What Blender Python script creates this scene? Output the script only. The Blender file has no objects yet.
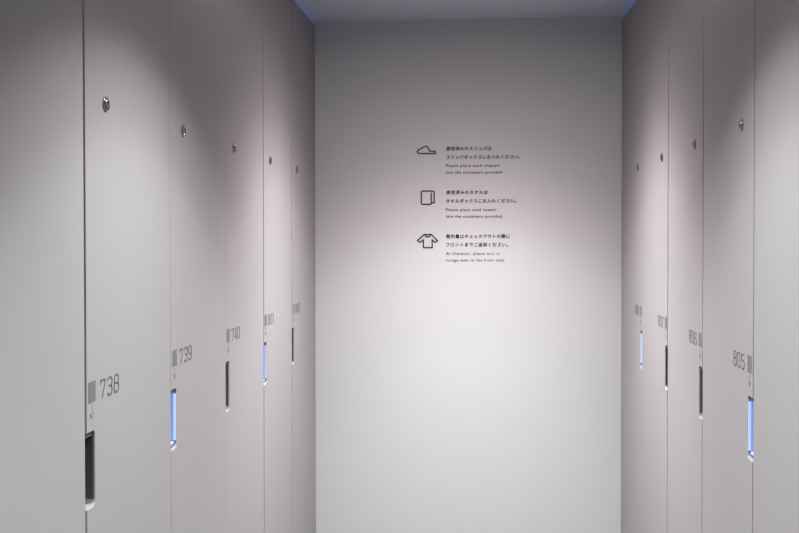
import bpy, bmesh, math
from mathutils import Matrix, Vector

SC = bpy.context.scene
COL = SC.collection

# ------------------------------------------------------------------ dimensions
EYE = 1.52                      # camera height
XL, XR = -0.5699, 0.4801        # faces of the left and the right row of lockers
W = 0.38129                     # one locker
Y0 = 1.33403                    # depth of the seam on the near side of locker 738
YB = 3.2746                     # back wall
H = EYE + 0.73                  # ceiling
TOP = H - 0.015                 # top of the lockers
YF = -2.2                       # where the built corridor ends behind the camera

# ------------------------------------------------------------------ camera
cam = bpy.data.cameras.new('camera')
cam.sensor_width = 36.0
cam.lens = 950.0 / 799.0 * 36.0
cam.shift_x = 0.0
cam.shift_y = (246.18 - 266.5) / 799.0
cam.clip_start = 0.02
co = bpy.data.objects.new('camera', cam)
COL.objects.link(co)
R = ((0.996477, -0.000780, 0.083860),      # right, up, forward of the camera in (x, up, depth)
     (-0.000441, 0.999894, 0.014544),
     (-0.083863, -0.014529, 0.996371))
right = Vector((R[0][0], R[0][2], R[0][1]))
up = Vector((R[1][0], R[1][2], R[1][1]))
fwd = Vector((R[2][0], R[2][2], R[2][1]))
m = Matrix.Identity(4)
for i in range(3):
    m[i][0], m[i][1], m[i][2] = right[i], up[i], -fwd[i]
m.translation = Vector((0, 0, EYE))
co.matrix_world = m
SC.camera = co

# ------------------------------------------------------------------ world, exposure
SC.view_settings.view_transform = 'Standard'
SC.view_settings.look = 'None'
SC.view_settings.gamma = 1.0
SC.view_settings.use_curve_mapping = False
SC.view_settings.exposure = 0.0
world = bpy.data.worlds.new('world')
SC.world = world
world.use_nodes = True
world.node_tree.nodes['Background'].inputs[0].default_value = (0.5, 0.52, 0.6, 1)
world.node_tree.nodes['Background'].inputs[1].default_value = 0.02

# downlights: (depth, colour, watts); built with their fixtures further down
LAMPS = [(2.585, (1.02, 0.965, 0.98), 304.0),
         (1.495, (0.985, 1.0, 1.0), 159.0),
         (0.400, (0.985, 1.0, 1.0), 159.0),
         (-0.700, (0.985, 1.0, 1.0), 159.0)]
LAMP_X = (XL + XR) / 2
# beam of a downlight: angle from straight down -> relative intensity
BEAM_END = [(0, 1.0), (10, 0.9868), (17, 0.9211), (22, 0.7895), (26, 0.6645), (30, 0.5395), (34, 0.4013), (38, 0.3066), (42, 0.2237), (46, 0.1368), (50, 0.0803), (54, 0.0461), (58, 0.0257), (63, 0.0132), (70, 0.0053), (77, 0.002), (81, 0.0013), (85, 0.0013), (90, 0.0)]
BEAM = [(0, 1.0), (10, 1.0), (17, 1.0), (22, 0.95), (26, 0.8375), (30, 0.7125), (34, 0.6), (38, 0.5075), (42, 0.39), (46, 0.205), (50, 0.105), (54, 0.0125), (58, 0.0037), (63, 0.0037), (70, 0.0175), (77, 0.045), (81, 0.0525), (85, 0.0325), (90, 0.0)]
HUE = [(0, (1, 1, 1)), (36, (1, 1, 1)), (46, (1.03, 0.94, 0.965)), (53, (1.06, 0.91, 0.94)), (62, (1.04, 0.95, 0.97)), (76, (1.1, 0.89, 0.93)), (90, (1.1, 0.89, 0.93))]   # warm rim of the beam

# ------------------------------------------------------------------ materials
def mat(name, col, rough=0.5, metal=0.0, bump=0.0, scale=300.0, mottle=0.0, emit=None, estr=0.0, spec=0.5):
    ma = bpy.data.materials.new(name)
    ma.use_nodes = True
    nt = ma.node_tree
    b = nt.nodes['Principled BSDF']
    b.inputs['Base Color'].default_value = (*col, 1)
    b.inputs['Roughness'].default_value = rough
    b.inputs['Metallic'].default_value = metal
    b.inputs['Specular IOR Level'].default_value = spec
    if emit:
        b.inputs['Emission Color'].default_value = (*emit, 1)
        b.inputs['Emission Strength'].default_value = estr
    if bump or mottle:
        tc = nt.nodes.new('ShaderNodeTexCoord')
        no = nt.nodes.new('ShaderNodeTexNoise')
        no.inputs['Scale'].default_value = scale
        no.inputs['Detail'].default_value = 4
        nt.links.new(tc.outputs['Object'], no.inputs['Vector'])
        if bump:
            bp = nt.nodes.new('ShaderNodeBump')
            bp.inputs['Strength'].default_value = bump
            bp.inputs['Distance'].default_value = 0.0006
            nt.links.new(no.outputs['Fac'], bp.inputs['Height'])
            nt.links.new(bp.outputs['Normal'], b.inputs['Normal'])
        if mottle:
            mx = nt.nodes.new('ShaderNodeMix')
            mx.data_type = 'RGBA'
            mx.inputs[6].default_value = (*[c * (1 - mottle) for c in col], 1)
            mx.inputs[7].default_value = (*[min(1, c * (1 + mottle)) for c in col], 1)
            nt.links.new(no.outputs['Fac'], mx.inputs[0])
            nt.links.new(mx.outputs[2], b.inputs['Base Color'])
    return ma

M = dict(
    wall=mat('white_wall_paint', (0.555, 0.570, 0.565), 0.75, bump=0.12, scale=220, mottle=0.01, spec=0.3),
    ceiling=mat('ceiling_paint', (0.57, 0.58, 0.67), 0.85, bump=0.1, scale=180, spec=0.2),
    floor=mat('dark_floor', (0.05, 0.05, 0.052), 0.55, mottle=0.15, scale=40),
    door=mat('grey_white_laminate', (0.30, 0.292, 0.296), 0.6, bump=0.05, scale=600, mottle=0.008, spec=0.3),
    body=mat('locker_body_board', (0.17, 0.155, 0.165), 0.7),
    edge=mat('door_edge_band', (0.33, 0.3, 0.315), 0.6),
    plinth=mat('plinth_board', (0.2, 0.2, 0.2), 0.6),
    ink=mat('dark_grey_print', (0.10, 0.095, 0.095), 0.6),
    block=mat('pale_grey_print', (0.185, 0.18, 0.182), 0.6),
    arrow=mat('faint_grey_print', (0.245, 0.24, 0.242), 0.6),
    black=mat('black_vinyl', (0.025, 0.022, 0.024), 0.5),
    greyblack=mat('dark_grey_vinyl', (0.07, 0.065, 0.068), 0.5),
    pocket=mat('black_pocket_plastic', (0.075, 0.068, 0.07), 0.45),
    pocket_white=mat('white_pocket_lip', (0.30, 0.30, 0.30), 0.4),
    blue=mat('blue_lit_panel', (0.1, 0.15, 0.3), 0.4, emit=(0.16, 0.27, 0.64), estr=0.85),
    bluewhite=mat('pale_blue_lit_lens', (0.25, 0.3, 0.45), 0.3, emit=(0.43, 0.54, 0.90), estr=0.85),
    bluedark=mat('blue_smoked_plastic', (0.05, 0.08, 0.18), 0.4),
    chrome=mat('chrome', (0.34, 0.34, 0.345), 0.16, metal=1.0),
    steel=mat('dark_steel', (0.05, 0.05, 0.052), 0.3, metal=1.0),
    trim=mat('white_metal_trim', (0.7, 0.7, 0.7), 0.4),
    lens=mat('lamp_lens', (0.8, 0.8, 0.8), 0.4, emit=(1, 0.97, 0.95), estr=3.0),
    led=mat('blue_led_tape', (0.3, 0.4, 0.8), 0.4, emit=(0.10, 0.30, 1.0), estr=2.2),
)

# ------------------------------------------------------------------ helpers
def link(name, bm, ma, parent=None, bevel=0.0, seg=2, smooth=False):
    me = bpy.data.meshes.new(name)
    bmesh.ops.recalc_face_normals(bm, faces=bm.faces[:])
    if smooth:
        for f in bm.faces:
            f.smooth = True
    bm.to_mesh(me)
    bm.free()
    for x in (ma if isinstance(ma, (list, tuple)) else [ma]):
        me.materials.append(x)
    o = bpy.data.objects.new(name, me)
    COL.objects.link(o)
    if parent:
        o.parent = parent
    if bevel:
        b = o.modifiers.new('bevel', 'BEVEL')
        b.width = bevel
        b.segments = seg
        b.limit_method = 'ANGLE'
    return o

def box(bm, x0, x1, y0, y1, z0, z1, mi=0):
    v = [bm.verts.new((x, y, z)) for x in (x0, x1) for y in (y0, y1) for z in (z0, z1)]
    for q in ((0, 1, 3, 2), (4, 6, 7, 5), (0, 4, 5, 1), (2, 3, 7, 6), (0, 2, 6, 4), (1, 5, 7, 3)):
        f = bm.faces.new([v[i] for i in q])
        f.material_index = mi
    return v

def prism(bm, pts, y0, y1):
    """outline in (x, z) given depth along y"""
    a = [bm.verts.new((x, y0, z)) for x, z in pts]
    b = [bm.verts.new((x, y1, z)) for x, z in pts]
    n = len(pts)
    bm.faces.new(a)
    bm.faces.new(b[::-1])
    sides = []
    for i in range(n):
        sides.append(bm.faces.new((a[i], a[(i + 1) % n], b[(i + 1) % n], b[i])))
    return sides

def ribbon(bm, pts, width, closed=False, y0=-0.0006, y1=-0.0001):
    """a stroke of even width along a polyline in (x, z), as a thin raised print"""
    P = [Vector((p[0], p[1])) for p in pts]
    n = len(P)
    h = width / 2
    L, Rr = [], []
    for i in range(n):
        if closed:
            d0 = (P[i] - P[i - 1]).normalized()
            d1 = (P[(i + 1) % n] - P[i]).normalized()
        else:
            d0 = (P[i] - P[i - 1]).normalized() if i else (P[1] - P[0]).normalized()
            d1 = (P[i + 1] - P[i]).normalized() if i < n - 1 else d0
        t = (d0 + d1)
        t = t.normalized() if t.length > 1e-6 else d1
        nn = Vector((-t.y, t.x))
        c = max(0.45, nn.dot(Vector((-d1.y, d1.x))))
        L.append(P[i] + nn * h / c)
        Rr.append(P[i] - nn * h / c)
    if not closed:
        e0 = (P[1] - P[0]).normalized() * h * 0.8
        e1 = (P[-1] - P[-2]).normalized() * h * 0.8
        L[0] -= e0; Rr[0] -= e0; L[-1] += e1; Rr[-1] += e1
    rows = []
    for a, b in zip(L, Rr):
        rows.append([bm.verts.new((a.x, y0, a.y)), bm.verts.new((b.x, y0, b.y)),
                     bm.verts.new((b.x, y1, b.y)), bm.verts.new((a.x, y1, a.y))])
    last = n if closed else n - 1
    for i in range(last):
        r, s = rows[i], rows[(i + 1) % n]
        for k in range(4):
            bm.faces.new((r[k], r[(k + 1) % 4], s[(k + 1) % 4], s[k]))
    if not closed:
        bm.faces.new(rows[0])
        bm.faces.new(rows[-1][::-1])

def lathe(bm, prof, seg=32, cx=0.0, cz=0.0, axis='y'):
    """profile of (radius, height along the axis)"""
    rings = []
    for r, t in prof:
        ring = []
        for i in range(seg):
            a = 2 * math.pi * i / seg
            if axis == 'y':
                ring.append(bm.verts.new((cx + r * math.cos(a), t, cz + r * math.sin(a))))
            else:
                ring.append(bm.verts.new((cx + r * math.cos(a), cz + r * math.sin(a), t)))
        rings.append(ring)
    for a, b in zip(rings, rings[1:]):
        for i in range(seg):
            bm.faces.new((a[i], a[(i + 1) % seg], b[(i + 1) % seg], b[i]))
    for ring, prf in ((rings[0], prof[0]), (rings[-1], prof[-1])):
        bm.faces.new(ring)

def thing(name, label, cat, loc, rz=0.0, group=None):
    o = bpy.data.objects.new(name, None)
    o.empty_display_size = 0.1
    COL.objects.link(o)
    o.location = loc
    o.rotation_euler = (0, 0, rz)
    o['label'] = label
    o['category'] = cat
    if group:
        o['group'] = group
    return o

def structure(name, x0, x1, y0, y1, z0, z1, ma):
    bm = bmesh.new()
    box(bm, x0, x1, y0, y1, z0, z1)
    o = link(name, bm, ma)
    o['kind'] = 'structure'
    return o

# ------------------------------------------------------------------ the room
DEEP = 0.46
XLW, XRW = XL - DEEP, XR + DEEP
structure('floor', XLW, XRW, YF, YB, -0.06, 0.0, M['floor'])
structure('ceiling', XLW, XRW, YF, YB, H, H + 0.06, M['ceiling'])
structure('wall_back', XLW - 0.08, XRW + 0.08, YB, YB + 0.08, -0.06, H + 0.06, M['wall'])
structure('wall_front', XLW - 0.08, XRW + 0.08, YF - 0.08, YF, -0.06, H + 0.06, M['wall'])
structure('wall_left', XLW - 0.08, XLW, YF, YB, -0.06, H + 0.06, M['wall'])
structure('wall_right', XRW, XRW + 0.08, YF, YB, -0.06, H + 0.06, M['wall'])
# narrow filler boards between the last lockers and the back wall, and the panelling towards the camera
structure('trim_1', XL - 0.018, XL, Y0 + 5 * W + 0.0012, YB, 0.0, TOP, M['door'])
structure('trim_2', XR, XR + 0.018, Y0 + 5 * W + 0.0012, YB, 0.0, TOP, M['door'])
structure('trim_3', XL - 0.018, XL, YF, Y0 - W - 0.003, 0.0, TOP, M['door'])
structure('trim_4', XR, XR + 0.018, YF, Y0 - 0.003, 0.0, TOP, M['door'])

# ------------------------------------------------------------------ lockers
CUT = {}
DIG = {   # strokes on a 0..1 by 0..1.5 cell, chamfered corners
    '0': [([(.2, 0), (.8, 0), (1, .2), (1, 1.3), (.8, 1.5), (.2, 1.5), (0, 1.3), (0, .2)], True)],
    '1': [([(.2, 1.3), (.5, 1.5), (.5, 0)], False)],
    '2': [([(0, 1.25), (0, 1.3), (.2, 1.5), (.8, 1.5), (1, 1.3), (1, .95), (0, .15), (0, 0), (1, 0)], False)],
    '3': [([(0, 1.3), (.2, 1.5), (.8, 1.5), (1, 1.3), (1, .95), (.8, .77), (.35, .77)], False),
          ([(.8, .77), (1, .6), (1, .2), (.8, 0), (.2, 0), (0, .2)], False)],
    '4': [([(.75, 0), (.75, 1.5), (.6, 1.5), (0, .45), (0, .35), (1, .35)], False)],
    '5': [([(.95, 1.5), (.05, 1.5), (0, .85), (.75, .9), (1, .7), (1, .2), (.8, 0), (.2, 0), (0, .2)], False)],
    '6': [([(.95, 1.35), (.8, 1.5), (.2, 1.5), (0, 1.3), (0, .2), (.2, 0), (.8, 0), (1, .2), (1, .65), (.8, .85), (0, .85)], False)],
    '7': [([(0, 1.2), (0, 1.5), (1, 1.5), (1, 1.35), (.35, 0)], False)],
    '8': [([(.2, .78), (.8, .78), (.97, .95), (.97, 1.32), (.8, 1.5), (.2, 1.5), (.03, 1.32), (.03, .95)], True),
          ([(.2, .78), (0, .6), (0, .2), (.2, 0), (.8, 0), (1, .2), (1, .6), (.8, .78)], False)],
    '9': [([(.05, .15), (.2, 0), (.8, 0), (1, .2), (1, 1.3), (.8, 1.5), (.2, 1.5), (0, 1.3), (0, .85), (.2, .65), (1, .65)], False)],
}
PZ0, PZ1, PW = EYE - 0.4055, EYE - 0.2935, 0.032       # handle slot in the door
TH = 0.018
BARS = [.10, .17, .12, .20, .10, .17, .14]

def locker(number, side, k, gap_near, gap_far, lit, label):
    left = side == 'left'
    y_near = Y0 + k * W
    # local frame: x along the row (reading direction), y into the locker, z up
    if left:
        root = thing('locker', label, 'locker', (XL, y_near, 0), math.pi / 2, 'tall lockers along both sides of the aisle')
        U = lambda d: d
    else:
        root = thing('locker', label, 'locker', (XR, y_near + W, 0), -math.pi / 2, 'tall lockers along both sides of the aisle')
        U = lambda d: W - d
    def ub(bm, d0, d1, *a):
        a0, a1 = sorted((U(d0), U(d1)))
        return box(bm, a0, a1, *a)
    # body behind the door and the plinth under it
    bm = bmesh.new()
    s = 0.0008
    ub(bm, s, W - s, TH + 0.034, DEEP - 0.004, 0.085, TOP)      # the box itself
    for d0, d1 in ((s, 0.016), (W - 0.016, W - s)):             # its front edges
        if d0 < 0.1:
            ub(bm, d0, d1, TH + 0.002, TH + 0.034, 0.085, PZ0 - 0.01)
            ub(bm, d0, d1, TH + 0.002, TH + 0.034, PZ1 + 0.01, TOP)
        else:
            ub(bm, d0, d1, TH + 0.002, TH + 0.034, 0.085, TOP)
    link('body', bm, M['body'], root)
    bm = bmesh.new()
    ub(bm, s, W - s, 0.03, 0.05, 0.0, 0.085)
    link('plinth', bm, M['plinth'], root)
    # door with the slot notched out of its near edge
    d0, d1 = gap_near / 2, W - gap_far / 2
    r = 0.004
    notch = [(d0, PZ1), (PW - r, PZ1), (PW, PZ1 - r)]
    arc = 0.009
    low = [(PW, PZ0 + arc)] + [(PW - arc + arc * math.cos(a), PZ0 + arc - arc * math.sin(a))
                               for a in (math.pi / 6, math.pi / 3)] + [(PW - arc, PZ0), (d0, PZ0)]
    pts = [(d0, 0.09), (d1, 0.09), (d1, TOP), (d0, TOP)] + notch + low
    bm = bmesh.new()
    sides = prism(bm, [(U(x), z) for x, z in pts], 0.0, TH)
    for i in (0, 1, 2, 3, len(sides) - 1):
        sides[i].material_index = 1
    for i in range(7, len(sides) - 1):
        sides[i].material_index = 2
    door = link('door', bm, [M['door'], M['edge'], M['pocket_white']], root, bevel=0.0009)
    # lining of the slot: far side, top and back
    bm = bmesh.new()
    t = 0.0016
    zb0 = PZ0 + 0.010
    ub(bm, PW - t, PW - 0.0002, 0.0025, TH + 0.03, zb0, PZ1 - 0.004)
    ub(bm, d0 + 0.0006, PW - t, 0.003, TH + 0.03, PZ1 - 0.007, PZ1 - 0.0008)
    ub(bm, d0 + 0.0006, PW - t, TH + 0.028, TH + 0.03, PZ0 + 0.001, PZ1 - 0.007)
    p = link('handle_pocket', bm, M['bluedark'] if lit else M['pocket'], door)
    p['label'] = 'smoked blue recessed handle slot' if lit else 'black recessed handle slot'
    if lit:
        bm = bmesh.new()
        ub(bm, PW - 2.2 * t, PW - t - 0.0001, 0.0052, TH + 0.026, zb0 + 0.004, PZ1 - 0.008)
        o = link('status_light', bm, M['blue'], door)
        o['label'] = 'glowing blue light in the handle slot'
        bm = bmesh.new()
        ub(bm, PW - 2.4 * t, PW - t - 0.0001, 0.0006, 0.0050, zb0 + 0.004, PZ1 - 0.010)
        ub(bm, d0 + 0.002, PW - 2.5 * t, 0.004, TH + 0.02, PZ0 + 0.0085, PZ0 + 0.0125)
        o = link('light_lens', bm, M['bluewhite'], door)
        o['label'] = 'pale glowing edge of the blue light'
    # printed marks
    if number:
        bm = bmesh.new()
        cw, ch, pitch = 0.0175, 0.0265, 0.0268
        start = 0.0525 if left else 0.1285
        for i, c in enumerate(number):
            u0 = (start + i * pitch) if left else (W - start + i * pitch)
            for st, cl in DIG[c]:
                ribbon(bm, [(u0 + 0.0012 + x * cw, EYE - 0.2500 + z / 1.5 * ch) for x, z in st], 0.0026, cl)
        link('number', bm, M['ink'], door)
        bm = bmesh.new()
        x = 0.0
        lo = 0.0090 if left else 0.0085
        bw = 0.0270
        n = 7
        for i in range(n):
            a = lo + bw * i / n
            ub(bm, a, a + bw / n * (0.55 + BARS[i]), -0.0006, -0.0001, EYE - 0.2502, EYE - 0.2196)
        link('barcode', bm, M['block'], door)
        bm = bmesh.new()
        cx = U(0.0225)
        ribbon(bm, [(cx, EYE - 0.2545), (cx, EYE - 0.2700)], 0.0016)
        ribbon(bm, [(cx - 0.0062, EYE - 0.2665), (cx - 0.004, EYE - 0.2705), (cx, EYE - 0.2735),
                    (cx + 0.004, EYE - 0.2705), (cx + 0.0062, EYE - 0.2665)], 0.0024, y0=-0.0007)
        link('arrow', bm, M['arrow'], door)
    # lock
    bm = bmesh.new()
    lx, lz = U(0.0785), EYE + 0.1965
    lathe(bm, [(0.0115, 0.0), (0.0115, -0.0016), (0.0108, -0.0024), (0.0088, -0.0026), (0.0078, -0.0012)], 36, lx, lz)
    lathe(bm, [(0.0066, 0.0), (0.0066, -0.0026), (0.0058, -0.0038), (0.0035, -0.0046), (0.0012, -0.0049)], 28, lx, lz + 0.0015)
    link('lock', bm, M['chrome'], door, smooth=True)
    bm = bmesh.new()
    lathe(bm, [(0.0080, -0.0011), (0.0066, -0.0011)], 28, lx, lz)
    box(bm, lx - 0.0008, lx + 0.0008, -0.0054, -0.0045, lz - 0.0025, lz + 0.0035)
    link('keyhole', bm, M['steel'], door)
    return root

SEAM_L = {-1: .004, 0: .0066, 1: .0026, 2: .0004, 3: .0064, 4: .0085, 5: .002}
SEAM_R = {0: .004, 1: .0064, 2: .0072, 3: .0078, 4: .0008, 5: .002}
desc = 'pale grey locker numbered %s with a %s handle slot'
for num, k, lit, extra in (('737', -1, False, None), ('738', 0, False, ' at the left front'), ('739', 1, True, ' on the left'),
                           ('740', 2, False, ' on the left'), ('801', 3, True, ' on the left'), ('802', 4, False, ', left, beside back wall')):
    lab = (desc % (num, 'glowing blue' if lit else 'dark unlit') + extra) if extra else \
        'pale grey locker at the left edge, nearer than locker 738'
    locker(num, 'left', k, SEAM_L[k], SEAM_L[k + 1], lit, lab)
for num, k, lit, extra in (('804', 0, False, None), ('805', 1, True, ' on the right'), ('806', 2, False, ' on the right'),
                           ('807', 3, False, ' on the right'), ('808', 4, True, ', right, beside back wall')):
    lab = (desc % (num, 'glowing blue' if lit else 'dark unlit') + extra) if extra else \
        'pale grey locker at the right edge, nearer than locker 805'
    locker(num, 'right', k, SEAM_R[k], SEAM_R[k + 1], lit, lab)

# ------------------------------------------------------------------ notices on the back wall
PX = 0.0034385                                    # metres on the back wall per pixel of the photograph
KX, KZ = 0.0034385, 0.0034575
def bw(px, py):
    """point on the back wall: along it (x) and above the floor (z)"""
    return (-0.27375 + (px - 400) * KX, EYE + 0.1119 - (py - 200) * KZ - (px - 400) * 0.0000125)

NB = YB - 0.0002
def PLACE(em, x, z):
    return Matrix(((em, 0, 0, x), (0, 0, -em, -0.0003), (0, em, 0, z), (0, 0, 0, 1)))

def text_mesh(parts, name, ma, parent, org):
    """lines of lettering as one raised print; each line: text, left px, right px, baseline px, size px, bold"""
    bm = bmesh.new()
    for body, x0, x1, yb, size, bold in parts:
        cu = bpy.data.curves.new('lettering', 'FONT')
        cu.body = body
        cu.size = 1.0                             # set large, scaled down below
        em = size * KZ
        cu.resolution_u = 3
        cu.extrude = 0.0002 / em
        tmp = bpy.data.objects.new('lettering', cu)
        COL.objects.link(tmp)
        a, z = bw(x0, yb)
        want = (x1 - x0) * KX / em
        for _ in range(6):                        # open the letter spacing to the measured width
            dg = bpy.context.evaluated_depsgraph_get()
            ev = tmp.evaluated_get(dg)
            me = ev.to_mesh()
            xs = [v.co.x for v in me.vertices]
            have = (max(xs) - min(xs)) if xs else want
            off = min(xs) if xs else 0
            ev.to_mesh_clear()
            if abs(have - want) < want * 0.004:
                break
            n = max(1, len(body) - 1)
            cu.space_character = max(0.5, cu.space_character + (want - have) / n / 0.55)
            bpy.context.view_layer.update()
        dg = bpy.context.evaluated_depsgraph_get()
        me = bpy.data.meshes.new_from_object(tmp.evaluated_get(dg))
        base = me.copy()
        for dx, dz in ((bold, 0), (-bold, 0), (0, bold * 0.7), (0, -bold * 0.7)):   # heavier strokes
            c = base.copy()
            c.transform(Matrix.Translation((dx, dz, 0)))
            c.transform(PLACE(em, a - off * em - org[0], z - org[1]))
            bm.from_mesh(c)
            bpy.data.meshes.remove(c)
        bpy.data.meshes.remove(base)
        me.transform(PLACE(em, a - off * em - org[0], z - org[1]))
        bm.from_mesh(me)
        bpy.data.meshes.remove(me)
        bpy.data.objects.remove(tmp)
        bpy.data.curves.remove(cu)
    me = bpy.data.meshes.new(name)
    bm.to_mesh(me)
    bm.free()
    me.materials.clear()
    me.materials.append(ma)
    for p in me.polygons:
        p.material_index = 0
    o = bpy.data.objects.new(name, me)
    COL.objects.link(o)
    o.parent = parent
    return o

def icon(strokes, px0, py0, parent, org, width=1.4):
    """strokes drawn on a grid of 13.32 units to a photograph pixel"""
    bm = bmesh.new()
    for pts, closed in strokes:
        q = []
        for x, y in pts:
            a, z = bw(px0 + x / 13.32, py0 + y / 13.32)
            q.append((a - org[0], z - org[1]))
        ribbon(bm, q, width * KX, closed)
    return link('icon', bm, M['black'], parent)

SLIPPER = [([(340, 183), (125, 183), (110, 176), (101, 163), (102, 150), (113, 138), (196, 92), (212, 86), (226, 87),
             (238, 96), (262, 143), (272, 154), (340, 154)], True)]
TOWEL = [([(286, 108), (286, 247), (276, 257), (164, 257), (153, 246), (153, 94), (166, 81), (308, 81), (324, 96),
           (324, 237), (290, 237)], False)]
SHIRT = [([(190, 86), (102, 166), (135, 189), (180, 158), (180, 260), (298, 260), (298, 158), (338, 189), (370, 166),
           (286, 86)], True),
         ([(203, 90), (210, 108), (226, 117), (250, 117), (265, 108), (272, 90)], False)]
B1, B2 = 0.027, 0.018
NOTICES = [
    ('slipper', SLIPPER, 140, 'black',
     [('使用済みのスリッパは', 446.4, 491.5, 150.6, 4.3, B1), ('スリッパボックスにお入れください。', 446.4, 520.0, 159.1, 4.3, B1)],
     [('Please place used slippers', 446.3, 499.8, 167.2, 3.95, B2), ('into the containers provided.', 446.3, 503.0, 173.9, 3.95, B2)],
     'topmost wall notice, black slipper icon with printed lines on slippers'),
    ('towel', TOWEL, 185, 'black',
     [('使用済みのタオルは', 446.4, 487.8, 194.1, 4.3, B1), ('タオルボックスにお入れください。', 446.4, 516.2, 202.6, 4.3, B1)],
     [('Please place used towels', 446.3, 496.2, 211.0, 3.95, B2), ('into the containers provided.', 446.3, 503.0, 217.6, 3.95, B2)],
     'middle wall notice, black folded towel icon with printed lines on towels'),
    ('shirt', SHIRT, 228, 'black',
     [('館内着はチェックアウトの際に', 446.4, 509.7, 237.8, 4.3, B1), ('フロントまでご返却ください。', 446.4, 508.0, 246.1, 4.3, B1)],
     [('At checkout, please turn in', 446.3, 499.6, 254.6, 4.0, 0.004), ('lounge wear at the front desk.', 446.3, 505.2, 261.1, 4.0, 0.004)],
     'lowest wall notice, black shirt icon with printed lines on checkout'),
]
for kind, strokes, py0, ink, jp, en, lab in NOTICES:
    org = bw(446, en[1][3] + 2)
    t = thing('wall_notice', lab, 'notice', (org[0], NB, org[1]), 0, 'printed notices on the back wall')
    icon(strokes, 410, py0, t, org)
    text_mesh(jp, 'japanese_text', M['black'], t, org)
    text_mesh(en, 'english_text', M['greyblack'], t, org)

# ------------------------------------------------------------------ downlights in the ceiling
def beam_nodes(ld, beam, warm):
    ld.use_nodes = True
    nt = ld.node_tree
    em = nt.nodes['Emission']
    tc = nt.nodes.new('ShaderNodeTexCoord')
    sep = nt.nodes.new('ShaderNodeSeparateXYZ')
    ab = nt.nodes.new('ShaderNodeMath'); ab.operation = 'ABSOLUTE'
    ac = nt.nodes.new('ShaderNodeMath'); ac.operation = 'ARCCOSINE'
    dv = nt.nodes.new('ShaderNodeMath'); dv.operation = 'DIVIDE'; dv.inputs[1].default_value = math.pi / 2
    rp = nt.nodes.new('ShaderNodeValToRGB')
    nt.links.new(tc.outputs['Normal'], sep.inputs[0])
    nt.links.new(sep.outputs['Z'], ab.inputs[0])
    nt.links.new(ab.outputs[0], ac.inputs[0])
    nt.links.new(ac.outputs[0], dv.inputs[0])
    nt.links.new(dv.outputs[0], rp.inputs[0])
    r = rp.color_ramp
    r.interpolation = 'LINEAR'
    for i, (a, v) in enumerate(beam):
        e = r.elements[i] if i < 2 else r.elements.new(a / 90)
        e.position = a / 90
        for (a0, c0), (a1, c1) in zip(HUE, HUE[1:]):
            if a0 <= a <= a1:
                t = (a - a0) / (a1 - a0)
                e.color = (*[v * (1 + warm * (p + (q - p) * t - 1)) for p, q in zip(c0, c1)], 1)
                break
    nt.links.new(rp.outputs['Color'], em.inputs['Color'])
    em.inputs['Strength'].default_value = 1.0

where = ['recessed round ceiling downlight nearest the back wall', 'recessed round ceiling downlight above lockers 738 and 805',
         'recessed round ceiling downlight just ahead of the camera', 'recessed round ceiling downlight behind the camera']
for (y, col, wt), lab in zip(LAMPS, where):
    t = thing('ceiling_downlight', lab, 'ceiling light', (LAMP_X, y, H), 0, 'round downlights in the ceiling')
    bm = bmesh.new()
    lathe(bm, [(0.034, -0.0002), (0.047, -0.0002), (0.047, -0.003), (0.043, -0.0045), (0.036, -0.0045), (0.034, -0.002)], 40, axis='z')
    link('trim_ring', bm, M['trim'], t)
    bm = bmesh.new()
    lathe(bm, [(0.0335, -0.0004), (0.0335, -0.0016)], 40, axis='z')
    link('lens', bm, M['lens'], t)
    ld = bpy.data.lights.new('lamp', 'SPOT')
    ld.energy = wt
    ld.color = col
    ld.shadow_soft_size = 0.025
    ld.spot_size = math.radians(180)
    ld.spot_blend = 0.05
    beam_nodes(ld, *((BEAM_END, 1.0) if y > 2 else (BEAM, 0.4)))
    lo = bpy.data.objects.new('lamp', ld)
    COL.objects.link(lo)
    lo.parent = t
    lo.location = (0, 0, -0.03)

# ------------------------------------------------------------------ blue LED tape on top of the lockers
for x, lab in ((XL - 0.030, 'blue light tape along the top of the left lockers'),
               (XR + 0.024, 'blue light tape along the top of the right lockers')):
    bm = bmesh.new()
    box(bm, 0, 0.006, 0, YB - 0.02 - (Y0 - W), 0, 0.004)
    o = link('light_tape', bm, M['led'])
    o.location = (x, Y0 - W, TOP)
    o['label'] = lab
    o['category'] = 'light strip'
